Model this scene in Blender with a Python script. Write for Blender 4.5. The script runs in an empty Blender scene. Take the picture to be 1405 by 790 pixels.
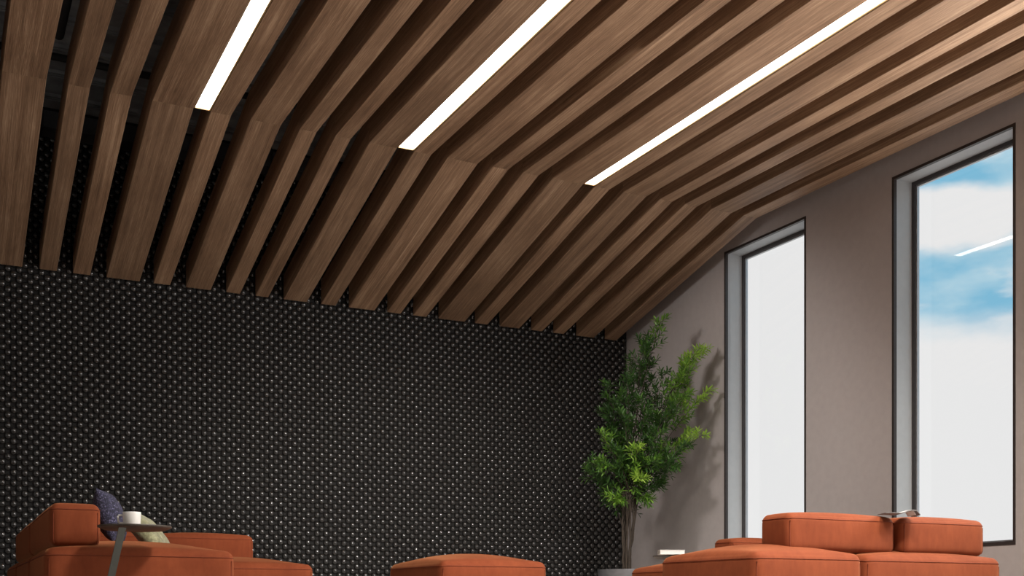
import bpy, bmesh, math, random
from mathutils import Vector, Matrix
random.seed(7)
C = bpy.context.scene.collection
S = 1.35            # metres per survey unit
H0 = 0.20           # camera height above the floor
def WX(v): return v * S
def WZ(v): return H0 + v * S

# ------------------------------------------------------------------ camera
YAW = 0.4706
F_PX = 1553.37
cam_d = bpy.data.cameras.new('camera'); cam = bpy.data.objects.new('camera', cam_d); C.objects.link(cam)
cam.location = (0, 0, H0)
cam.rotation_euler = (math.pi / 2, 0, -YAW)
cam_d.sensor_width = 36.0; cam_d.lens = 36.0 * F_PX / 1405.0
cam_d.shift_y = (828.26 - 395.0) / 1405.0
cam_d.clip_start = 0.05
bpy.context.scene.camera = cam
vs = bpy.context.scene.view_settings
vs.view_transform = 'Standard'; vs.look = 'None'; vs.gamma = 1; vs.use_curve_mapping = False
vs.exposure = 0.0

# ------------------------------------------------------------------ materials
def new_mat(name):
    m = bpy.data.materials.new(name); m.use_nodes = True
    nt = m.node_tree; b = nt.nodes['Principled BSDF']
    return m, nt, b
def N(nt, t, **kw):
    n = nt.nodes.new(t)
    for k, v in kw.items(): setattr(n, k, v)
    return n
def ramp(nt, fac, stops):
    r = N(nt, 'ShaderNodeValToRGB')
    e = r.color_ramp.elements
    e[0].position, e[0].color = stops[0][0], (*stops[0][1], 1)
    e[1].position, e[1].color = stops[-1][0], (*stops[-1][1], 1)
    for p, c in stops[1:-1]:
        x = e.new(p); x.color = (*c, 1)
    nt.links.new(fac, r.inputs[0]); return r.outputs[0]
def noise(nt, vec, scale, detail=4, rough=.5):
    n = N(nt, 'ShaderNodeTexNoise'); n.inputs['Scale'].default_value = scale
    n.inputs['Detail'].default_value = detail; n.inputs['Roughness'].default_value = rough
    if vec is not None: nt.links.new(vec, n.inputs['Vector'])
    return n.outputs['Fac']
def mapping(nt, vec, scale):
    m = N(nt, 'ShaderNodeMapping'); m.inputs['Scale'].default_value = scale
    nt.links.new(vec, m.inputs['Vector']); return m.outputs[0]
def bump(nt, b, h, strength, dist=.01):
    n = N(nt, 'ShaderNodeBump'); n.inputs['Strength'].default_value = strength; n.inputs['Distance'].default_value = dist
    nt.links.new(h, n.inputs['Height']); nt.links.new(n.outputs[0], b.inputs['Normal'])
def plain(name, col, rough=.6, metal=0.0, nscale=40, amt=.12, bstr=.05, spec=.5):
    m, nt, b = new_mat(name)
    tc = N(nt, 'ShaderNodeTexCoord')
    f = noise(nt, tc.outputs['Object'], nscale)
    lo = tuple(c * (1 - amt) for c in col); hi = tuple(min(1, c * (1 + amt)) for c in col)
    nt.links.new(ramp(nt, f, [(.3, lo), (.7, hi)]), b.inputs['Base Color'])
    b.inputs['Roughness'].default_value = rough; b.inputs['Metallic'].default_value = metal
    b.inputs['Specular IOR Level'].default_value = spec
    if bstr: bump(nt, b, f, bstr, .003)
    return m

def wood_mat():
    m, nt, b = new_mat('walnut_veneer')
    uv = N(nt, 'ShaderNodeUVMap')
    oi = N(nt, 'ShaderNodeObjectInfo')
    sep = N(nt, 'ShaderNodeSeparateXYZ'); nt.links.new(uv.outputs[0], sep.inputs[0])
    mul = N(nt, 'ShaderNodeMath', operation='MULTIPLY'); mul.inputs[1].default_value = 37.0
    nt.links.new(oi.outputs['Random'], mul.inputs[0])
    cb = N(nt, 'ShaderNodeCombineXYZ')
    nt.links.new(sep.outputs[0], cb.inputs[0]); nt.links.new(sep.outputs[1], cb.inputs[1]); nt.links.new(mul.outputs[0], cb.inputs[2])
    v = cb.outputs[0]
    fine = noise(nt, mapping(nt, v, (1.3, 210, 1)), 1.0, 5, .6)
    med = noise(nt, mapping(nt, v, (.55, 26, 1)), 1.0, 3, .55)
    wide = noise(nt, mapping(nt, v, (1.6, 5, 1)), 1.0, 3, .5)
    pore = noise(nt, mapping(nt, v, (9, 480, 1)), 1.0, 2, .5)
    def mix(a, bb, fac):
        x = N(nt, 'ShaderNodeMix', data_type='FLOAT'); x.inputs[0].default_value = fac
        nt.links.new(a, x.inputs[2]); nt.links.new(bb, x.inputs[3]); return x.outputs[0]
    g = mix(mix(fine, med, .45), wide, .22)
    g = mix(g, pore, .25)
    col = ramp(nt, g, [(.36, (.10, .056, .034)), (.45, (.20, .122, .076)), (.53, (.30, .19, .122)), (.63, (.50, .35, .235))])
    # tone of each board
    hv = N(nt, 'ShaderNodeHueSaturation')
    mr = N(nt, 'ShaderNodeMapRange'); mr.inputs[3].default_value = .86; mr.inputs[4].default_value = 1.12
    nt.links.new(oi.outputs['Random'], mr.inputs[0]); nt.links.new(mr.outputs[0], hv.inputs['Value'])
    hv.inputs['Saturation'].default_value = 1.07
    nt.links.new(col, hv.inputs['Color']); nt.links.new(hv.outputs[0], b.inputs['Base Color'])
    b.inputs['Roughness'].default_value = .55; b.inputs['Specular IOR Level'].default_value = .35
    bump(nt, b, g, .12, .003)
    return m
def velvet_mat():
    m, nt, b = new_mat('rust_velvet')
    tc = N(nt, 'ShaderNodeTexCoord')
    f = noise(nt, tc.outputs['Object'], 5, 4, .6)
    f2 = noise(nt, mapping(nt, tc.outputs['Object'], (40, 40, 12)), 1, 3, .6)
    x = N(nt, 'ShaderNodeMix', data_type='FLOAT'); x.inputs[0].default_value = .35
    nt.links.new(f, x.inputs[2]); nt.links.new(f2, x.inputs[3])
    nt.links.new(ramp(nt, x.outputs[0], [(.3, (.135, .028, .0095)), (.7, (.205, .048, .017))]), b.inputs['Base Color'])
    b.inputs['Roughness'].default_value = .85; b.inputs['Specular IOR Level'].default_value = .15
    b.inputs['Sheen Weight'].default_value = .32; b.inputs['Sheen Roughness'].default_value = .35
    b.inputs['Sheen Tint'].default_value = (1, .46, .20, 1)
    fine = noise(nt, tc.outputs['Object'], 350, 2)
    bump(nt, b, fine, .15, .002)
    return m
M = {}
M['wood'] = wood_mat()
M['velvet'] = velvet_mat()
M['piping'] = plain('rust_piping', (.15, .032, .012), .8, 0, 60, .1, 0, .2)
M['paint'] = plain('taupe_wall_paint', (.41, .37, .36), .75, 0, 14, .03, .03, .3)
M['reveal'] = plain('grey_reveal_paint', (.46, .48, .495), .6, 0, 14, .03, .02)
M['dark_metal'] = plain('dark_bronze_metal', (.045, .036, .034), .45, .3, 30, .1, .02)
M['frame_metal'] = plain('charcoal_frame_metal', (.05, .045, .045), .5, .2, 30, .1, .02)
M['bead'] = plain('aluminium_bead', (.42, .43, .45), .4, .5, 30, .05, .0)
M['floor'] = plain('polished_concrete', (.44, .40, .36), .45, 0, 3, .15, .02)
M['room'] = plain('grey_plaster', (.30, .28, .27), .8, 0, 6, .05, .02)
M['deck'] = plain('dark_ceiling_deck', (.26, .27, .28), .7, 0, 5, .35, .1)
M['black'] = plain('matt_black_steel', (.012, .012, .013), .6, 0, 20, .2, .0)
M['duct'] = plain('grey_duct_metal', (.045, .046, .05), .6, .2, 10, .2, .02)
M['scale'] = plain('black_glazed_wall_tile', (.022, .0205, .0195), .13, .0, 30, .15, .0, .9)
M['core'] = plain('matt_black_wall_base', (.019, .018, .0175), .8, 0, 30, .2, 0, .2)
M['table'] = plain('dark_stained_wood', (.055, .042, .032), .5, 0, 30, .2, .05)
M['table_leg'] = plain('olive_grey_steel', (.05, .05, .042), .45, .3, 30, .1, .0)
M['ceramic'] = plain('white_ceramic', (.80, .77, .72), .3, 0, 20, .02, .0)
M['paper'] = plain('white_paper', (.60, .58, .55), .7, 0, 80, .05, .05)
M['cover'] = plain('grey_book_cover', (.14, .13, .125), .5, 0, 20, .1, .0)
M['planter'] = plain('brushed_grey_planter', (.22, .22, .23), .35, .6, 20, .1, .02)
M['soil'] = plain('dark_soil', (.03, .02, .014), .95, 0, 60, .4, .6)
M['bark'] = plain('brown_bark', (.036, .025, .017), .9, 0, 60, .35, .4)
def leaf_mat():
    m, nt, b = new_mat('green_leaf')
    tc = N(nt, 'ShaderNodeTexCoord')
    lit_attr = N(nt, 'ShaderNodeAttribute'); lit_attr.attribute_name = 'lit_tint'  # brighter tint on chosen shoots: light catching the leaves put into their colour
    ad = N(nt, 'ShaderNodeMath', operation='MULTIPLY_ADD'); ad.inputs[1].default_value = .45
    nt.links.new(noise(nt, tc.outputs['Object'], 4, 3), ad.inputs[0]); nt.links.new(lit_attr.outputs['Fac'], ad.inputs[2])
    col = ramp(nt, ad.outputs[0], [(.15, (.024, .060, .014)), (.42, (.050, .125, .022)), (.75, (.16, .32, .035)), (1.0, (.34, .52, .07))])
    nt.links.new(col, b.inputs['Base Color']); b.inputs['Roughness'].default_value = .42
    tr = N(nt, 'ShaderNodeBsdfTranslucent'); nt.links.new(col, tr.inputs['Color'])
    mx = N(nt, 'ShaderNodeMixShader'); mx.inputs[0].default_value = .35
    nt.links.new(b.outputs[0], mx.inputs[1]); nt.links.new(tr.outputs[0], mx.inputs[2])
    nt.links.new(mx.outputs[0], nt.nodes['Material Output'].inputs[0])
    return m
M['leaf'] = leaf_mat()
def boucle_mat():
    m, nt, b = new_mat('navy_boucle')
    tc = N(nt, 'ShaderNodeTexCoord')
    f = noise(nt, tc.outputs['Object'], 95, 3, .7)
    nt.links.new(ramp(nt, f, [(.42, (.012, .012, .022)), (.57, (.035, .033, .07)), (.70, (.20, .185, .29))]), b.inputs['Base Color'])
    b.inputs['Roughness'].default_value = .95; bump(nt, b, f, .6, .006); return m
M['navy'] = boucle_mat()
def olive_mat():
    m, nt, b = new_mat('olive_crushed_velvet')
    tc = N(nt, 'ShaderNodeTexCoord')
    f = noise(nt, tc.outputs['Object'], 22, 4, .65)
    nt.links.new(ramp(nt, f, [(.35, (.10, .095, .045)), (.55, (.25, .24, .13)), (.7, (.42, .41, .26))]), b.inputs['Base Color'])
    b.inputs['Roughness'].default_value = .85; b.inputs['Sheen Weight'].default_value = .4; bump(nt, b, f, .6, .01); return m
M['olive'] = olive_mat()
def glass_mat():
    m, nt, b = new_mat('window_glass')
    nt.nodes.remove(b)
    tr = N(nt, 'ShaderNodeBsdfTransparent'); gl = N(nt, 'ShaderNodeBsdfGlossy'); gl.inputs['Roughness'].default_value = 0.0
    ge = N(nt, 'ShaderNodeNewGeometry'); dt = N(nt, 'ShaderNodeVectorMath', operation='DOT_PRODUCT')
    nt.links.new(ge.outputs['Incoming'], dt.inputs[0]); nt.links.new(ge.outputs['Normal'], dt.inputs[1])
    ch = dt.outputs['Value']
    for op, k, first in (('ABSOLUTE', 0, 1), ('SUBTRACT', 1.0, 0), ('POWER', 5.0, 1), ('MULTIPLY', .96, 1), ('ADD', .04, 1)):
        q = N(nt, 'ShaderNodeMath', operation=op)
        if op == 'SUBTRACT': q.inputs[0].default_value = k; nt.links.new(ch, q.inputs[1])
        else:
            nt.links.new(ch, q.inputs[0])
            if op != 'ABSOLUTE': q.inputs[1].default_value = k
        ch = q.outputs[0]
    mx = N(nt, 'ShaderNodeMixShader')
    nt.links.new(ch, mx.inputs[0]); nt.links.new(tr.outputs[0], mx.inputs[1]); nt.links.new(gl.outputs[0], mx.inputs[2])
    nt.links.new(mx.outputs[0], nt.nodes['Material Output'].inputs[0]); return m
M['glass'] = glass_mat()
def lamp_mat(name, col, s):
    m, nt, b = new_mat(name)
    b.inputs['Base Color'].default_value = (*col, 1)
    b.inputs['Emission Color'].default_value = (*col, 1); b.inputs['Emission Strength'].default_value = s
    return m
M['diffuser'] = lamp_mat('lit_diffuser', (1, .95, .88), 9)
M['lip'] = plain('brass_lamp_lip', (.42, .27, .12), .4, .3, 30, .1, .0)

# ------------------------------------------------------------------ mesh helpers
def obj(name, bm, mat, parent=None, smooth=False):
    me = bpy.data.meshes.new(name); bm.normal_update(); bm.to_mesh(me); bm.free()
    me.materials.append(mat)
    if smooth:
        for p in me.polygons: p.use_smooth = True
    o = bpy.data.objects.new(name, me); C.objects.link(o)
    if parent: o.parent = parent
    return o
def thing(name, label, cat, loc=(0, 0, 0), rotz=0, group=None):
    o = bpy.data.objects.new(name, None); C.objects.link(o); o.empty_display_size = .1
    o.location = loc; o.rotation_euler = (0, 0, rotz)
    tag(o, label, cat, group); return o
def tag(o, label, cat, group=None):
    o['label'] = label; o['category'] = cat
    if group: o['group'] = group
    return o
def struct(o): o['kind'] = 'structure'; return o
def box(bm, x0, x1, y0, y1, z0, z1, bev=0):
    vs = [bm.verts.new(p) for p in ((x0,y0,z0),(x1,y0,z0),(x1,y1,z0),(x0,y1,z0),(x0,y0,z1),(x1,y0,z1),(x1,y1,z1),(x0,y1,z1))]
    fs = [bm.faces.new([vs[i] for i in f]) for f in ((0,3,2,1),(4,5,6,7),(0,1,5,4),(1,2,6,5),(2,3,7,6),(3,0,4,7))]
    if bev:
        es = {e for f in fs for e in f.edges}
        bmesh.ops.bevel(bm, geom=list(es), offset=bev, segments=2, affect='EDGES', profile=.6)
    return vs
def B(x0, x1, y0, y1, z0, z1, bev=0):
    bm = bmesh.new(); box(bm, x0, x1, y0, y1, z0, z1, bev); return bm
def tube(bm, pts, rad, n=8, closed=False):
    pts = [Vector(p) for p in pts]; rings = []
    if not hasattr(rad, '__len__'): rad = [rad] * len(pts)
    L = len(pts)
    for i, p in enumerate(pts):
        a = pts[(i - 1) % L] if (closed or i > 0) else p
        b = pts[(i + 1) % L] if (closed or i < L - 1) else p
        t = (b - a).normalized()
        up = Vector((0, 0, 1)) if abs(t.z) < .9 else Vector((0, 1, 0))
        u = t.cross(up).normalized(); v = t.cross(u).normalized()
        rings.append([bm.verts.new(p + (u * math.cos(k * 2 * math.pi / n) + v * math.sin(k * 2 * math.pi / n)) * rad[i]) for k in range(n)])
    R = range(L if closed else L - 1)
    for i in R:
        a, b = rings[i], rings[(i + 1) % L]
        for k in range(n): bm.faces.new((a[k], a[(k+1) % n], b[(k+1) % n], b[k]))
    if not closed:
        bm.faces.new(rings[0]); bm.faces.new(rings[-1][::-1])
def lathe(bm, prof, n=40, c=(0, 0, 0)):
    rings = []
    for r, z in prof:
        if r < 1e-6: rings.append([bm.verts.new((c[0], c[1], c[2] + z))])
        else: rings.append([bm.verts.new((c[0] + r*math.cos(k*2*math.pi/n), c[1] + r*math.sin(k*2*math.pi/n), c[2] + z)) for k in range(n)])
    for a, b in zip(rings, rings[1:]):
        for k in range(n):
            k2 = (k + 1) % n
            if len(a) == 1 and len(b) == 1: break
            if len(a) == 1: bm.faces.new((a[0], b[k2], b[k]))
            elif len(b) == 1: bm.faces.new((a[k], a[k2], b[0]))
            else: bm.faces.new((a[k], a[k2], b[k2], b[k]))

# ------------------------------------------------------------------ room shell
XW, YW = WX(5.6102), WX(8.7275)
XL, YF = WX(-3.6), WX(-3.2)
ZC = WZ(3.55)
struct(obj('floor', B(XL - .3, XW + .4, YF - .3, YW + .3, -.1, 0), M['floor']))
# dark ceiling deck above the slats: flat pans with grouped seams
bm = bmesh.new()
box(bm, XL - .3, XW + .4, YF - .3, YW + .3, ZC, ZC + .1)
y = YW - .35
while y > WX(2.0):
    for k in range(3):
        box(bm, XL + .02, XW - .02, y + k * .045, y + k * .045 + .022, ZC - .03, ZC + .001)
    y -= .52
struct(obj('ceiling', bm, M['deck']))
struct(obj('wall_left', B(XL - .3, XL, YF - .3, YW + .3, 0, ZC), M['room']))
struct(obj('wall_front', B(XL, XW, YF - .3, YF, 0, ZC), M['room']))

# back wall: plaster core with staggered glazed domes
P = .0995
def dome_wall():
    me = bpy.data.meshes.new('wall_back'); V = []; Fc = []
    x0, x1, z0, z1 = XL, XW, 0.0, ZC
    b = [(x0, YW, z0), (x1, YW, z0), (x1, YW, z1), (x0, YW, z1), (x0, YW + .3, z0), (x1, YW + .3, z0), (x1, YW + .3, z1), (x0, YW + .3, z1)]
    V += b; Fc += [(0, 1, 2, 3), (5, 4, 7, 6), (1, 5, 6, 2), (4, 0, 3, 7), (3, 2, 6, 7), (4, 5, 1, 0)]
    n = 12; prof = [(.034, 0), (.0329, .009), (.0294, .017), (.024, .024), (.0155, .030)]
    top = .034
    unit = []
    for r, h in prof:
        for k in range(n):
            a = k * 2 * math.pi / n
            unit.append((r * math.cos(a), -h, r * math.sin(a) * 1.12))
    unit.append((0, -top, 0))
    uf = []
    for i in range(len(prof) - 1):
        for k in range(n):
            k2 = (k + 1) % n
            uf.append((i*n + k, (i+1)*n + k, (i+1)*n + k2, i*n + k2))
    for k in range(n): uf.append(((len(prof)-1)*n + k, len(prof)*n, (len(prof)-1)*n + (k+1) % n))
    xs = XW - .05; col = 0
    while xs > XL + .05:
        z = .06 + (P / 2 if col % 2 else 0)
        while z < ZC - .05:
            o = len(V)
            V += [(xs + a, YW + b_, z + c_) for a, b_, c_ in unit]
            Fc += [tuple(o + i for i in f) for f in uf]
            z += P
        xs -= P / 2; col += 1
    me.from_pydata(V, [], Fc); me.materials.append(M['scale'])
    sm = [False] * 6 + [True] * (len(Fc) - 6)
    me.polygons.foreach_set('use_smooth', sm)
    me.materials.append(M['core']); me.polygons.foreach_set('material_index', [1] * 6 + [0] * (len(Fc) - 6))
    me.validate(); me.update()
    o = bpy.data.objects.new('wall_back', me); C.objects.link(o); return struct(o)
dome_wall()

# right wall with tall window openings
ZT, ZB = WZ(2.8041), WZ(.3466)
WINS = [(WX(6.3372), WX(7.2863)), (WX(4.5531), WX(5.5067)), (WX(2.775), WX(3.727)), (WX(.995), WX(1.947)), (WX(-.785), WX(.167))]
TH = .28
bm = bmesh.new(); prev = YF - .3
for a, b in sorted(WINS):
    box(bm, XW, XW + TH, prev, a, 0, ZC); box(bm, XW, XW + TH, a, b, 0, ZB); box(bm, XW, XW + TH, a, b, ZT, ZC); prev = b
box(bm, XW, XW + TH, prev, YW + .3, 0, ZC)
struct(obj('wall_right', bm, M['paint']))
def frame_ring(bm, x0, x1, y0, y1, z0, z1, w):
    box(bm, x0, x1, y0, y0 + w, z0, z1); box(bm, x0, x1, y1 - w, y1, z0, z1)
    box(bm, x0, x1, y0 + w, y1 - w, z0, z0 + w); box(bm, x0, x1, y0 + w, y1 - w, z1 - w, z1)
RD = .225
for i, (a, b) in enumerate(WINS):
    w = bpy.data.objects.new('window_%d' % (i + 1), None); C.objects.link(w); struct(w)
    w.location = (XW, (a + b) / 2, ZB)
    def put(name, bm, mat):
        bmesh.ops.translate(bm, vec=(-XW, -(a + b) / 2, -ZB), verts=bm.verts)
        return obj(name, bm, mat, w)
    bm = bmesh.new(); frame_ring(bm, XW - .004, XW + .03, a - .002, b + .002, ZB - .002, ZT + .002, .024); put('edge_trim', bm, M['dark_metal'])
    bm = bmesh.new(); frame_ring(bm, XW + .03, XW + RD, a, b, ZB, ZT, .010); put('reveal_lining', bm, M['reveal'])
    bm = bmesh.new(); frame_ring(bm, XW + RD, XW + RD + .05, a, b, ZB, ZT, .044); put('window_frame', bm, M['frame_metal'])
    bm = bmesh.new(); frame_ring(bm, XW + RD + .018, XW + RD + .045, a + .044, b - .044, ZB + .044, ZT - .044, .012); put('glazing_bead', bm, M['bead'])
    bm = B(XW + RD + .022, XW + RD + .030, a + .050, b - .050, ZB + .050, ZT - .050); put('window_pane', bm, M['glass'])

# ------------------------------------------------------------------ slats
YFOLD, ZFLAT, ZWALL = WX(6.7318), WZ(2.89), WZ(2.3712)
DEP = .25
YEND = YW - .045
slope = math.atan2(ZFLAT - ZWALL, YW - YFOLD)
z_end = ZFLAT - (YEND - YFOLD) * math.tan(slope)
tan_h = math.tan(slope / 2)
YST = YF + .02
def board(name, x0, x1, sec, parent):
    # sec: four (y, z) corners: front-bottom, back-bottom, back-top, front-top
    bm = bmesh.new(); uvl = bm.loops.layers.uv.new('UVMap')
    A = [bm.verts.new((x0, y, z)) for y, z in sec]; Bv = [bm.verts.new((x1, y, z)) for y, z in sec]
    faces = [(A[0], A[1], Bv[1], Bv[0]), (A[3], Bv[3], Bv[2], A[2]), (A[0], A[3], A[2], A[1]), (Bv[0], Bv[1], Bv[2], Bv[3]), (A[0], Bv[0], Bv[3], A[3]), (A[1], A[2], Bv[2], Bv[1])]
    off = random.uniform(0, 40)
    d = Vector((0, sec[1][0] - sec[0][0], sec[1][1] - sec[0][1])).normalized()
    nrm = Vector((0, -d.z, d.y))
    for fi, f in enumerate(faces):
        fc = bm.faces.new(f)
        for l in fc.loops:
            p = l.vert.co
            u = p.dot(d) + off; v = (p.x if fi in (0, 1, 4, 5) else p.dot(nrm)) + fi * 3.1 + off * 1.7
            l[uvl].uv = (u, v)
    bmesh.ops.recalc_face_normals(bm, faces=bm.faces)
    bmesh.ops.bevel(bm, geom=[e for e in bm.edges if abs((e.verts[0].co - e.verts[1].co).x) < 1e-6 and (e.verts[0].co - e.verts[1].co).length > .6], offset=.003, segments=1, affect='EDGES')
    return obj(name, bm, M['wood'], parent)
SL = {1:(.3190,.5423),2:(.6548,.7694),3:(.8778,.9944),4:(1.1068,1.3394),5:(1.4391,1.5579),6:(1.6732,1.8569),7:(1.9739,2.0802),8:(2.1994,2.2994),
 9:(2.4203,2.6061),10:(2.7234,2.8417),11:(2.9536,3.1717),12:(3.2813,3.3970),13:(3.5084,3.6253),14:(3.7348,3.9756),15:(4.0692,4.1889),
 16:(4.3032,4.4938),17:(4.6093,4.7192),18:(4.8293,4.9360),19:(5.0625,5.2461),20:(5.3586,5.4818), 0:(.1235,.2395)}
SLAB = {
 0:'narrow wooden ceiling slat only its edge showing at the top left corner of the ceiling',
 1:'wide walnut ceiling slat at the far left, first whole one against the left edge',
 2:'narrow walnut ceiling slat just right of the wide far-left slat, beside the black pipe',
 3:'narrow walnut ceiling slat touching left of the wide slat beside the leftmost strip light',
 4:'wide walnut ceiling slat bordering the left side of the leftmost strip light',
 5:'narrow walnut ceiling slat bordering the right side of the leftmost strip light',
 6:'broad walnut ceiling slat one right of the narrow slat beside the leftmost strip light',
 7:'narrow walnut ceiling slat, left one of two narrow slats between leftmost and middle strip lights',
 8:'narrow walnut ceiling slat, right one of two narrow slats between leftmost and middle strip lights',
 9:'broad walnut ceiling slat bordering the left side of the middle strip light',
 10:'narrow walnut ceiling slat bordering the right side of the middle strip light',
 11:'broad walnut ceiling slat one right of the narrow slat beside the middle strip light',
 12:'narrow walnut ceiling slat, left one of two narrow slats between middle and rightmost strip lights',
 13:'narrow walnut ceiling slat, right one of two narrow slats between middle and rightmost strip lights',
 14:'wide walnut ceiling slat bordering the left side of the rightmost strip light',
 15:'narrow walnut ceiling slat bordering the right side of the rightmost strip light',
 16:'broad walnut ceiling slat one right of the narrow slat beside the rightmost strip light',
 17:'narrow walnut ceiling slat, fourth from the window wall',
 18:'narrow walnut ceiling slat, third from the window wall',
 19:'broad walnut ceiling slat second from the window wall, above the plant',
 20:'narrow walnut ceiling slat running closest along the window wall'}
for i in range(0, 21):
    a, b = WX(SL[i][0]), WX(SL[i][1]); cx = (a + b) / 2
    t = thing('wooden_slat', SLAB[i], 'slat', (cx, YFOLD, ZFLAT), 0, 'walnut slats folded across the ceiling')
    # mitred at the fold
    flat = [(YST - YFOLD, 0), (0, 0), (DEP * tan_h, DEP), (YST - YFOLD, DEP)]
    dz = z_end - ZFLAT; L = YEND - YFOLD
    topz = dz + DEP / math.cos(slope)
    slo = [(0, 0), (L, dz), (L, topz), (DEP * tan_h, DEP)]
    board('flat_board', a - cx, b - cx, flat, t)
    board('sloped_board', a - cx, b - cx, slo, t)
    for hy in (-5.2, -1.6): obj('hanger_rod', B(-.005, .005, hy - .005, hy + .005, DEP, ZC - ZFLAT), M['black'], t)

# strip lights in the gaps
LL = [('leftmost', 'glowing white linear ceiling light, leftmost and shortest of the three strips', SL[4][1], SL[5][0]),
      ('middle', 'glowing white linear ceiling light, middle one of the three strips', SL[9][1], SL[10][0]),
      ('right', 'glowing white linear ceiling light, rightmost and longest strip nearest the windows', SL[14][1], SL[15][0])]
for nm, lab, a, b in LL:
    a, b = WX(a) + .003, WX(b) - .003; cx = (a + b) / 2; w = (b - a) / 2
    t = thing('strip_light', lab, 'ceiling light', (cx, YFOLD, ZFLAT), 0, 'linear strip lights between the slats')
    y0, y1 = YST - YFOLD, -.005
    bm = bmesh.new()
    box(bm, -w, -w + .006, y0, y1, .004, .09); box(bm, w - .012, w, y0, y1, .004, .09)
    box(bm, -w + .006, w - .012, y1 - .006, y1, .004, .09); box(bm, -w + .006, w - .012, y0, y1 - .006, .08, .09)
    obj('lamp_housing', bm, M['lip'], t)
    obj('lamp_diffuser', B(-w + .0065, w - .0125, y0 + .01, y1 - .0065, .012, .03), M['diffuser'], t)
    for hy in (-5.4, -1.8): obj('hanger_rod', B(-.005, .005, hy - .005, hy + .005, .09, ZC - ZFLAT), M['black'], t)

# things above the slats
def pipe(name, pts, r, mat, lab, cat):
    base = Vector(pts[0]); bm = bmesh.new(); tube(bm, [Vector(p) - base for p in pts], r, 12)
    o = obj(name, bm, mat, None, True); o.location = base
    d = Vector(pts[-1]) - base
    for k in range(4):
        q = d * (.22 + .22 * k); obj('pipe_hanger', B(q.x - .006, q.x + .006, q.y - .006, q.y + .006, q.z + r * .8, ZC - base.z), M['black'], o)
    return tag(o, lab, cat)
pipe('overhead_pipe', [(WX(.655), YST, WZ(3.42)), (WX(.655), WX(7.3), WZ(3.42))], .045, M['black'], 'black pipe running above the gap left of the second slat', 'pipe')
t = thing('air_duct', 'dark grey rectangular duct hidden above the slats along the back wall', 'duct', (WX(2.5), WX(8.02), WZ(3.10)))
obj('duct_body', B(WX(-3.4), WX(2.9), -.12, .12, 0, .15, .008), M['duct'], t)
for k in range(6): obj('duct_flange', B(WX(-1.9) + k * 1.02, WX(-1.9) + k * 1.02 + .03, -.128, .128, -.008, .158), M['black'], t)
for k in range(3): obj('hanger_rod', B(WX(-1.7) + k * 1.8, WX(-1.7) + k * 1.8 + .015, -.008, .008, .15, ZC - WZ(3.10)), M['black'], t)
pipe('sprinkler_pipe', [(WX(-3.4), WX(7.45), WZ(3.35)), (WX(5.5), WX(7.45), WZ(3.35))], .03, M['black'], 'thin black pipe crossing above the slats in front of the duct', 'pipe')

# ------------------------------------------------------------------ upholstery
def soft_map(u, v, w, hx, hy, hz, r, crown, bulge, bot=.4):
    p = Vector((u * hx, v * hy, w * hz))
    q = Vector((max(-hx + r, min(hx - r, p.x)), max(-hy + r, min(hy - r, p.y)), max(-hz + r, min(hz - r, p.z))))
    d = p - q
    if d.length > 1e-9: p = q + d.normalized() * r
    e = lambda a: max(0, 1 - abs(a) ** 2.4)
    su, sv, sw = e(u), e(v), e(w)
    p.z += crown * su * sv * max(0, w) ** 2 - crown * bot * (su ** .8) * (sv ** .8) * max(0, -w) ** 2 * 0
    if abs(u) > .5: p.x += math.copysign(bulge * sv * sw * (abs(u) - .5) * 2, u)
    if abs(v) > .5: p.y += math.copysign(bulge * su * sw * (abs(v) - .5) * 2, v)
    return p
def lin(n):
    out = []
    for i in range(n + 1):
        t = -1 + 2 * i / n
        out.append(math.copysign(1 - (1 - abs(t)) ** 1.6, t))
    return out
def soft_block(name, x0, x1, y0, y1, z0, z1, parent, r=.05, crown=.066, bulge=.008, mat='velvet', seam=True):
    hx, hy, hz = (x1-x0)/2, (y1-y0)/2, (z1-z0)/2; c = Vector(((x0+x1)/2, (y0+y1)/2, (z0+z1)/2))
    bm = bmesh.new(); cache = {}
    G = lin(22); Gz = lin(14)
    def vert(u, v, w):
        k = (round(u, 5), round(v, 5), round(w, 5))
        if k not in cache: cache[k] = bm.verts.new(soft_map(u, v, w, hx, hy, hz, r, crown, bulge))
        return cache[k]
    def sheet(A, Bq, fn):
        for i in range(len(A) - 1):
            for j in range(len(Bq) - 1):
                try: bm.faces.new((fn(A[i], Bq[j]), fn(A[i+1], Bq[j]), fn(A[i+1], Bq[j+1]), fn(A[i], Bq[j+1])))
                except ValueError: pass
    sheet(G, G, lambda a, b: vert(a, b, 1)); sheet(G, G, lambda a, b: vert(a, b, -1))
    sheet(G, Gz, lambda a, b: vert(a, -1, b)); sheet(G, Gz, lambda a, b: vert(a, 1, b))
    sheet(G, Gz, lambda a, b: vert(-1, a, b)); sheet(G, Gz, lambda a, b: vert(1, a, b))
    bmesh.ops.recalc_face_normals(bm, faces=bm.faces)
    o = obj(name, bm, M[mat], parent, True); o.location = c
    if seam:
        bm = bmesh.new()
        ws = 1 - r * .75 / hz
        loop = [(g, -1) for g in G] + [(1, g) for g in G[1:]] + [(-g, 1) for g in G[1:]] + [(-1, -g) for g in G[1:-1]]
        tube(bm, [soft_map(a, b, ws, hx, hy, hz, r, crown, bulge) * 1.0 for a, b in loop], .0032, 6, True)
        for sx in (-1, 1):
            for sy in (-1, 1):
                ew = [g for g in Gz if g < ws]
                off = r * .25
                tube(bm, [soft_map(sx * (1 - off / hx), sy, g, hx, hy, hz, r, crown, bulge) for g in ew], .0032, 6)
        obj('seam_piping', bm, M['piping'], o, True)
    return o
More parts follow.
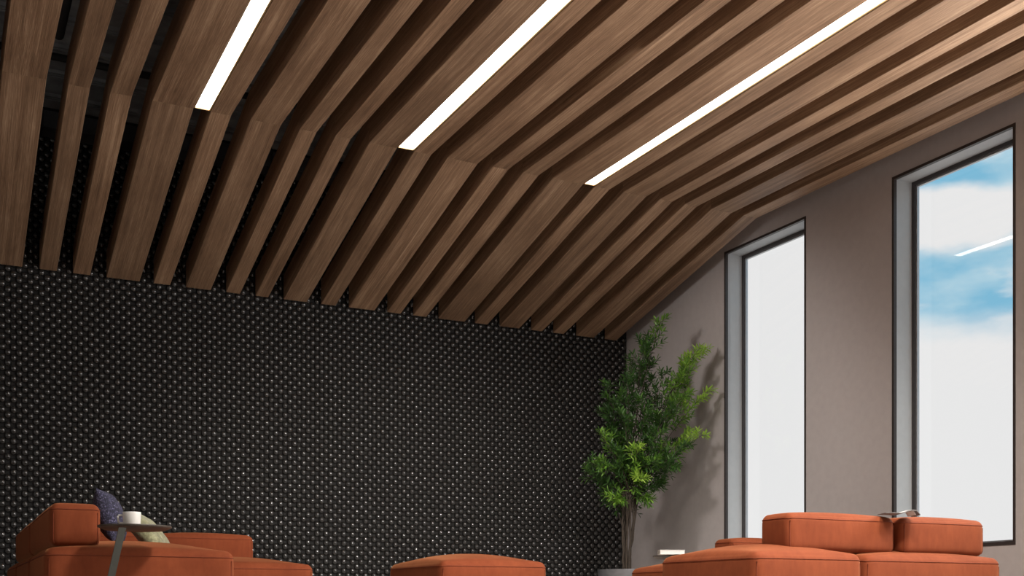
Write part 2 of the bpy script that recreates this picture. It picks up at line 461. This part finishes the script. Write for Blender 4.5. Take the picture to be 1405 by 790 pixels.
ZS, ZBK = WZ(.205) + .018, WZ(.373) + .03     # top seam of seats, top seam of back rests
FEET = .05
def feet(t, x0, x1, y0, y1):
    for sx in (x0 + .07, x1 - .07):
        for sy in (y0 + .07, y1 - .07):
            bm = bmesh.new(); lathe(bm, [(0, 0), (.02, 0), (.026, FEET + .01), (0, FEET + .01)], 16)
            o = obj('foot', bm, M['black'], t); o.location = (sx, sy, 0)
def sofa(label, seats, backs, origin, name='sectional_sofa', cat='sofa', group=None):
    t = thing(name, label, cat, (WX(origin[0]), WX(origin[1]), 0), 0, group)
    ox, oy = WX(origin[0]), WX(origin[1])
    for x0, x1, y0, y1 in seats:
        a = (WX(x0) - ox, WX(x1) - ox, WX(y0) - oy, WX(y1) - oy)
        soft_block('seat_block', a[0], a[1], a[2], a[3], FEET, ZS, t)
        feet(t, *a)
    for x0, x1, y0, y1 in backs:
        a = (WX(x0) - ox, WX(x1) - ox, WX(y0) - oy, WX(y1) - oy)
        soft_block('back_cushion', a[0], a[1], a[2], a[3], ZS + .010, ZBK, t, r=.042, crown=.018, bulge=.006)
    return t
sofa('rust orange velvet corner sofa at the left, holding two cushions behind the cup table',
     [(.372, 1.102, 4.688, 5.52), (.372, 1.102, 5.54, 6.42), (.372, 1.102, 6.44, 7.32), (1.12, 1.865, 6.083, 6.95)],
     [(.395, .583, 4.740, 5.80), (.395, .583, 5.82, 6.88), (.62, 1.10, 6.528, 6.72), (1.115, 1.641, 6.528, 6.72)], (1.0, 5.9))
sofa('rust orange velvet backless ottoman block alone in the middle before the dark wall',
     [(2.238, 2.845, 5.178, 5.911)], [], (2.54, 5.54), 'ottoman', 'ottoman')
sofa('rust orange velvet sofa at the right front, seen from behind, two back cushions on top',
     [(3.008, 3.604, 3.704, 4.395), (3.645, 4.503, 3.729, 4.50)],
     [(3.275, 3.900, 3.808, 4.002), (3.925, 4.455, 3.785, 3.985)], (3.75, 4.1))
sofa('rust orange velvet sofa farther back by the windows, mostly hidden behind the right front sofa',
     [(3.83, 4.50, 5.30, 5.92), (4.52, 5.19, 5.30, 5.92)],
     [(4.285, 4.72, 5.49, 5.68), (4.735, 5.17, 5.49, 5.68)], (4.5, 5.6))

# pillows
def pillow(name, lab, size, thick, mat, loc, rot):
    bm = bmesh.new(); n = 22; g = {}
    for s in (1, -1):
        for i in range(n + 1):
            for j in range(n + 1):
                u, v = -1 + 2*i/n, -1 + 2*j/n
                edge = i in (0, n) or j in (0, n)
                if edge and s == -1: g[(s,i,j)] = g[(1,i,j)]; continue
                pin = 1 - .07 * (1 - v*v) * abs(u)**2; piv = 1 - .07 * (1 - u*u) * abs(v)**2
                h = thick / 2 * ((1 - abs(u)**2.4) * (1 - abs(v)**2.4)) ** .55
                h += 0 if edge else .006 * math.sin(u*7 + 1.3*s) * math.sin(v*6) * (1-u*u)*(1-v*v)
                g[(s,i,j)] = bm.verts.new((u*size/2*pin, s*h, v*size/2*piv))
        for i in range(n):
            for j in range(n):
                f = (g[(s,i,j)], g[(s,i+1,j)], g[(s,i+1,j+1)], g[(s,i,j+1)])
                bm.faces.new(f if s == 1 else f[::-1])
    bmesh.ops.recalc_face_normals(bm, faces=bm.faces)
    o = obj(name, bm, mat, None, True); o.location = loc; o.rotation_euler = rot
    return tag(o, lab, 'pillow')
ZSEAT = ZS + .03
pillow('throw_pillow', 'dark navy speckled boucle throw pillow leaning on the left sofa back cushion', .33, .15, M['navy'],
       (WX(.69), WX(5.3), ZSEAT + .197), (math.radians(-17), 0, math.radians(72)))
pillow('throw_pillow', 'olive green crushed velvet throw pillow behind the white cup on the left sofa', .34, .13, M['olive'],
       (WX(.89), WX(5.55), ZSEAT + .13), (math.radians(-44), 0, math.radians(62)))

# side tables
def side_table(lab, cx, cy, ztop, r, lean, leg_off, ang=0):
    t = thing('side_table', lab, 'side table', (cx, cy, 0), ang)
    bm = bmesh.new(); lathe(bm, [(0, -.022), (r - .035, -.022), (r - .004, -.010), (r, -.004), (r - .002, 0), (0, 0)], 64)
    o = obj('tabletop', bm, M['table'], t, True); o.location = (0, 0, ztop)
    m = o.modifiers.new('e', 'EDGE_SPLIT'); m.split_angle = math.radians(25)
    bm = bmesh.new(); vsx = []
    w, th = .018, .007
    zb = .012; zt = ztop - .022
    for z, x in ((zb, leg_off[0] + lean), (zt, leg_off[0])):
        vsx.append([bm.verts.new((x + a, leg_off[1] + b, z)) for a, b in ((-w,-th),(w,-th),(w,th),(-w,th))])
    for k in range(4): bm.faces.new((vsx[0][k], vsx[0][(k+1)%4], vsx[1][(k+1)%4], vsx[1][k]))
    bm.faces.new(vsx[0][::-1]); bm.faces.new(vsx[1])
    obj('leg', bm, M['table_leg'], t)
    bm = bmesh.new(); lathe(bm, [(0, 0), (.15, 0), (.15, .008), (.145, .012), (0, .012)], 48)
    o = obj('base_plate', bm, M['table_leg'], t); o.location = (leg_off[0] + lean, leg_off[1] - .0, 0)
    return t
def at(px, y, d):
    a = (px - 702.5) / F_PX * d; s_, c_ = math.sin(YAW), math.cos(YAW)
    return (WX(a * c_ + d * s_), WX(-a * s_ + d * c_), WZ((828.26 - y) / F_PX * d))
tx, ty, tz = at(185, 721.5, 4.40)
R1 = 49 / F_PX * 4.40 * S
lx, ly, lz = at(168, 727, 4.25)
side_table('small round dark side table with slanted leg before left sofa, holding the white cup', tx, ty, tz, R1, -.125, (lx - tx, ly - ty))
# cup
cxp = at(181, 718, 4.36)
t = thing('coffee_cup', 'white ceramic cup with square handle standing on the left side table', 'cup', (cxp[0], cxp[1], tz))
bm = bmesh.new(); lathe(bm, [(0, 0), (.040, 0), (.043, .004), (.0455, .066), (.0455, .068), (.043, .068), (.040, .010), (0, .010)], 40)
obj('cup_body', bm, M['ceramic'], t, True)
bm = bmesh.new(); R = Vector((-math.cos(YAW), math.sin(YAW), 0))
tube(bm, [R * .040 + Vector((0,0,.052)), R * .068 + Vector((0,0,.052)), R * .073 + Vector((0,0,.045)), R * .070 + Vector((0,0,.016)), R * .064 + Vector((0,0,.012)), R * .040 + Vector((0,0,.012))], .005, 8)
obj('cup_handle', bm, M['ceramic'], t, True)
# right table with book
bx, by, bz = at(940, 762.3, 5.75)
side_table('low round dark side table between the two right sofas, with a white book on it', bx, by, bz, .22, .0, (0.05, .0))
def book(name, lab, loc, rz, w, d, h, tilt=(0, 0)):
    t = thing(name, lab, 'book', loc, rz)
    t.rotation_euler = (tilt[0], tilt[1], rz)
    obj('page_block', B(-w/2 + .004, w/2 - .004, -d/2 + .002, d/2 - .004, .003, h - .003), M['paper'], t)
    bm = bmesh.new(); box(bm, -w/2, w/2, -d/2, d/2, 0, .003); box(bm, -w/2, w/2, -d/2, d/2, h - .003, h); box(bm, -w/2, w/2, d/2, d/2 + .003, 0, h)
    return t, bm
kx, ky, kz = at(921, 760, 5.62)
t, bm = book('closed_book', 'thick white closed book lying on the table behind the right sofa', (kx, ky, bz), -YAW, .17, .12, .030)
obj('book_cover', bm, M['paper'], t)
# open magazine on the sofa back
mx_, my_, mz_ = at(1232, 707, 5.12)
t = thing('magazine', 'open magazine with curled page lying on top of the right sofa back cushions', 'magazine', (mx_, my_, ZBK + .001), -YAW)
def page_bm(sgn, w, d, lift, th):
    bm = bmesh.new(); n = 10; rows = []
    for i in range(n + 1):
        s_ = i / n; x = sgn * w * s_; z = .010 + lift * math.sin(s_ * math.pi * .75) ** 1.2 * (1 - .25 * s_)
        if sgn > 0 and s_ > .8: z -= (s_ - .8) * .10
        rows.append([bm.verts.new((x, y, z + dz)) for dz in (0, th) for y in (-d/2, d/2)])
    for a, b in zip(rows, rows[1:]):
        bm.faces.new((a[0], a[1], b[1], b[0])); bm.faces.new((a[2], b[2], b[3], a[3]))
        bm.faces.new((a[0], b[0], b[2], a[2])); bm.faces.new((a[1], a[3], b[3], b[1]))
    bm.faces.new((rows[0][0], rows[0][2], rows[0][3], rows[0][1])); bm.faces.new((rows[-1][0], rows[-1][1], rows[-1][3], rows[-1][2]))
    bmesh.ops.recalc_face_normals(bm, faces=bm.faces); return bm
obj('left_leaf', page_bm(-1, .10, .15, .006, .004), M['cover'], t)
obj('right_leaf', page_bm(1, .11, .15, .022, .006), M['cover'], t)
obj('top_page', page_bm(1, .085, .14, .0265, .0015), M['paper'], t)

# ------------------------------------------------------------------ plant
PX, PY = WX(4.93) - 8 * 9.0 / F_PX * S * math.cos(YAW), WX(7.59) + 8 * 9.0 / F_PX * S * math.sin(YAW)
PD = 9.0
plant = thing('potted_tree', 'tall leafy green indoor tree in a grey planter in the corner by the window', 'plant', (PX, PY, 0))
pot_top = WZ(.272)
bm = bmesh.new(); lathe(bm, [(0, 0), (.23, 0), (.245, .01), (.305, pot_top - .02), (.305, pot_top), (.285, pot_top), (.28, pot_top - .06), (0, pot_top - .06)], 56)
o = obj('planter', bm, M['planter'], plant, True); m = o.modifiers.new('e', 'EDGE_SPLIT'); m.split_angle = math.radians(30)
bm = bmesh.new(); lathe(bm, [(0, .012), (.14, .010), (.278, 0)], 40)
o = obj('soil', bm, M['soil'], plant, True); o.location = (0, 0, pot_top - .055)
Rv = Vector((math.cos(YAW), -math.sin(YAW), 0)); Dv = Vector((math.sin(YAW), math.cos(YAW), 0))
PXM = PD / F_PX * S
def loc_of(px, y, dd):      # offset from the planter's centre, in metres
    return Rv * ((px - 858) * PXM) + Dv * dd + Vector((0, 0, WZ((828.26 - y) / F_PX * PD)))
tips = [(906,440,.0),(893,462,.1),(878,470,-.05),(868,492,.1),(955,482,-.1),(945,498,.05),(962,478,.0),(968,536,.0),(948,530,.15),(930,520,-.1),
        (962,598,-.1),(944,590,.1),(938,612,-.2),(925,640,.0),(908,662,.15),(802,650,-.1),(812,628,.15),(822,600,-.15),(830,560,.1),(832,528,.0),(846,548,-.2),
        (828,668,.1),(842,684,-.2),(858,690,.1),(872,660,-.3),(890,640,-.35),(868,620,-.35),(900,600,-.3),(915,565,-.2),(880,560,-.3),(862,590,.3),(895,520,.1),
        (858,520,-.1),(880,500,.0),(905,540,.25),(840,620,-.3),(900,630,.3),(850,650,.35),(905,575,.0),(925,600,.2),(842,590,.0),(870,540,.2),(885,680,-.1),
        (820,640,-.3),(850,575,-.3),(888,585,.1),(910,515,-.1),(918,640,-.25),(935,545,-.2),(860,640,.0)]
stems = bmesh.new(); twb = bmesh.new(); LV = []; LF = []; LA = []; LIT = [0.0]
rnd = random.Random(3)
def bez(a, b, c, d, t): return a*(1-t)**3 + b*3*t*(1-t)**2 + c*3*t*t*(1-t) + d*t**3
def leaf(p, dr, L, W):
    dr = dr.normalized(); up = Vector((rnd.uniform(-.6,.6), rnd.uniform(-.6,.6), 1)).normalized()
    s_ = dr.cross(up)
    if s_.length < .05: s_ = Vector((1, 0, 0))
    s_.normalize(); n_ = s_.cross(dr)
    o = len(LV)
    q = [p, p + dr*L*.35 + s_*W*.5 + n_*L*.04, p + dr*L*.7 + s_*W*.36 + n_*L*.02, p + dr*L - n_*L*.06, p + dr*L*.7 - s_*W*.36 + n_*L*.02, p + dr*L*.35 - s_*W*.5 + n_*L*.04, p + dr*L*.5 - n_*L*.03]
    LV.extend(q); LA.extend([min(1, max(0, LIT[0] + rnd.uniform(-.18, .18)))] * 7)
    LF.extend([(o, o+1, o+6), (o+1, o+2, o+6), (o+2, o+3, o+6), (o+3, o+4, o+6), (o+4, o+5, o+6), (o+5, o, o+6)])
trunks = []
for k in range(9):
    a = k * 2.4; r0 = .015 + .014 * (k % 3)
    base = Vector((math.cos(a)*r0, math.sin(a)*r0, pot_top - .07))
    top = loc_of(866 + rnd.uniform(-12, 12), 690 - rnd.uniform(0, 50), rnd.uniform(-.12, .12))
    mid1 = base + Vector((rnd.uniform(-.02,.02), rnd.uniform(-.02,.02), .25)); mid2 = base.lerp(top, .66) + Vector((rnd.uniform(-.05,.05), rnd.uniform(-.05,.05), 0))
    pts = [bez(base, mid1, mid2, top, i/10) + Vector((rnd.uniform(-.006,.006), rnd.uniform(-.006,.006), 0)) for i in range(11)]
    tube(stems, pts, [.013 - .005*i/10 for i in range(11)], 8); trunks.append(pts)
for ti, (px, y, dd) in enumerate(tips):
    tip = loc_of(px, y, dd)
    tr = trunks[ti % 9]; st = tr[rnd.randint(5, 10)]
    v = tip - st
    c1 = st + Vector((v.x*.12, v.y*.12, v.z*.38)); c2 = st + Vector((v.x*.6, v.y*.6, v.z*.74)) 
    pts = [bez(st, c1, c2, tip, i/14) for i in range(15)]
    tube(stems, pts, [.008 - .0062*i/14 for i in range(15)], 6)
    Lb = sum((pts[i+1]-pts[i]).length for i in range(14))
    start = 1 - min(.62, .62/Lb*1.0) if Lb > 0 else .4
    nt_ = 12
    for k in range(nt_):
        tt = start + (1 - start) * (k + .5) / nt_
        p = bez(st, c1, c2, tip, tt); d0 = (bez(st, c1, c2, tip, min(1, tt+.03)) - bez(st, c1, c2, tip, tt-.03)).normalized()
        side = Vector((rnd.gauss(0,1), rnd.gauss(0,1), rnd.gauss(0,.7))); side -= d0*side.dot(d0); side.normalize()
        dr = (d0*.85 + side*.9 + Vector((0,0,.22))).normalized()
        lit_base = {4:.95,5:.8,6:.95,7:.95,8:.8,9:.6,10:.9,11:.75,0:.45,17:.5,22:.6,24:.85,26:.8,25:.3,43:.4,48:.5,42:.45}.get(ti, .12)  # shoots painted as if light caught them, the rest kept dim
        LIT[0] = lit_base * (.35 + .65 * (tt-start)/(1-start))
        TL = (.20 - .12*(tt-start)/(1-start)) * rnd.uniform(.75, 1.2)
        q = [p + dr*TL*s_/4 + Vector((0,0,-.012*(s_/4)**2)) for s_ in range(5)]
        tube(stems, q, [.0022,.002,.0017,.0014,.001], 4)
        nl = 12
        for j in range(nl):
            sj = .12 + .88*j/(nl-1); pl = p + dr*TL*sj
            a = j*2.4 + rnd.uniform(-.4,.4)
            u_ = dr.orthogonal().normalized(); w_ = dr.cross(u_)
            ld = dr*.65 + (u_*math.cos(a) + w_*math.sin(a))*.85 + Vector((0,0,.1))
            leaf(pl, ld, rnd.uniform(.055,.085), rnd.uniform(.017,.024))
        leaf(p + dr*TL, dr, .07, .02)
obj('stem', stems, M['bark'], plant, True)
me = bpy.data.meshes.new('foliage'); me.from_pydata([tuple(v) for v in LV], [], LF); at_ = me.attributes.new('lit_tint', 'FLOAT', 'POINT'); at_.data.foreach_set('value', LA); me.materials.append(M['leaf'])
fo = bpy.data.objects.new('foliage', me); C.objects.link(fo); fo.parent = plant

# ------------------------------------------------------------------ sky
w = bpy.data.worlds.new('sky'); bpy.context.scene.world = w; w.use_nodes = True
nt = w.node_tree; bg = nt.nodes['Background']
tc = N(nt, 'ShaderNodeTexCoord'); sp = N(nt, 'ShaderNodeSeparateXYZ'); nt.links.new(tc.outputs['Generated'], sp.inputs[0])
def mth(op, a, b=None, c=None):
    n = N(nt, 'ShaderNodeMath', operation=op)
    for i, x in enumerate((a, b, c)):
        if x is None: continue
        if isinstance(x, (int, float)): n.inputs[i].default_value = x
        else: nt.links.new(x, n.inputs[i])
    return n.outputs[0]
az = mth('ARCTAN2', sp.outputs[1], sp.outputs[0])
hor = mth('SQRT', mth('ADD', mth('MULTIPLY', sp.outputs[0], sp.outputs[0]), mth('MULTIPLY', sp.outputs[1], sp.outputs[1])))
el = mth('DIVIDE', sp.outputs[2], mth('MAXIMUM', hor, .001))
nz = mth('SUBTRACT', noise(nt, mapping(nt, tc.outputs['Generated'], (1, 1, 2.2)), 7.0, 5, .55), .5)
nz2 = mth('SUBTRACT', noise(nt, mapping(nt, tc.outputs['Generated'], (1, 1, 3)), 16.0, 4, .55), .5)
def sstep(v, a, b):
    if a > b: return mth('SUBTRACT', 1.0, sstep(v, b, a))
    m = N(nt, 'ShaderNodeMapRange', interpolation_type='SMOOTHSTEP'); m.inputs[1].default_value = a; m.inputs[2].default_value = b
    nt.links.new(v, m.inputs[0]); return m.outputs[0]
eln = mth('ADD', el, mth('MULTIPLY', nz, .06))
blue = mth('MULTIPLY', sstep(eln, .212, .248), sstep(mth('ADD', az, mth('MULTIPLY', nz2, .05)), .815, .775))
# one white cloud bank in the blue
dx = mth('DIVIDE', mth('SUBTRACT', az, .735), .075); dy = mth('DIVIDE', mth('SUBTRACT', el, .322), .032)
rr = mth('ADD', mth('SQRT', mth('ADD', mth('MULTIPLY', dx, dx), mth('MULTIPLY', dy, dy))), mth('MULTIPLY', nz, 1.6))
cloud = sstep(rr, 1.15, .75)
wisps = mth('MULTIPLY', sstep(nz2, -.02, .16), .45)
keep = mth('MULTIPLY', blue, mth('MULTIPLY', mth('SUBTRACT', 1.0, cloud), mth('SUBTRACT', 1.0, wisps)))
mixc = N(nt, 'ShaderNodeMix', data_type='RGBA')
mixc.inputs[6].default_value = (.87, .87, .87, 1); mixc.inputs[7].default_value = (.27, .56, .74, 1)
nt.links.new(ramp(nt, noise(nt, mapping(nt, tc.outputs['Generated'], (1, 1, 2.6)), 11, 4, .55), [(.38, (.22, .52, .72)), (.62, (.46, .68, .80))]), mixc.inputs[7])
nt.links.new(keep, mixc.inputs[0]); nt.links.new(mixc.outputs[2], bg.inputs[0]); bg.inputs[1].default_value = 1.0

# ------------------------------------------------------------------ lights
def area(name, loc, size, direction, power, col=(1, 1, 1)):
    l = bpy.data.lights.new(name, 'AREA'); l.shape = 'RECTANGLE'; l.size, l.size_y = size; l.energy = power; l.color = col
    o = bpy.data.objects.new(name, l); C.objects.link(o); o.location = loc
    o.rotation_euler = Vector(direction).to_track_quat('-Z', 'Z').to_euler(); return o
for k, (a, b) in enumerate(WINS[2:]):
    area('window_daylight', (XW - .02, (a + b) / 2, (ZB + ZT) / 2), (b - a, ZT - ZB), (-1, 0, 0), (185, 155, 100)[k], (1, .97, .94))
area('front_fill', (WX(2.6), YF + .1, 1.7), (8.0, 2.6), (0, 1, .12), 40, (1, .95, .90))  # added fill panel behind the camera; this wall has no window
for kx_, ky_, p_ in ((2.3, 2.2, 1050), (3.7, 2.4, 1000), (3.3, 4.9, 350)):  # added key spots below the slats, without any fixtures
    l = bpy.data.lights.new('key_spot', 'SPOT'); l.energy = p_; l.spot_size = math.radians(84); l.spot_blend = .7; l.shadow_soft_size = .28; l.color = (1, .95, .88)
    o = bpy.data.objects.new('key_spot', l); C.objects.link(o); o.location = (WX(kx_), WX(ky_), ZFLAT - .08)
    o.rotation_euler = Vector((.05, 1, -1.0)).to_track_quat('-Z', 'Z').to_euler()
l = bpy.data.lights.new('plant_spot', 'SPOT'); l.energy = 360; l.spot_size = math.radians(58); l.spot_blend = .8; l.shadow_soft_size = .3; l.color = (1, .94, .90)
o = bpy.data.objects.new('plant_spot', l); C.objects.link(o); o.location = (WX(1.9), WX(6.2), ZFLAT - .35)
o.rotation_euler = Vector((3.5, 1.0, -1.45)).to_track_quat('-Z', 'Z').to_euler()
area('left_fill', (XL + .1, WX(3.6), 1.0), (6.0, 1.4), (1, .1, 0), 50, (1, .93, .86))  # soft fill added along the left wall, which has no opening
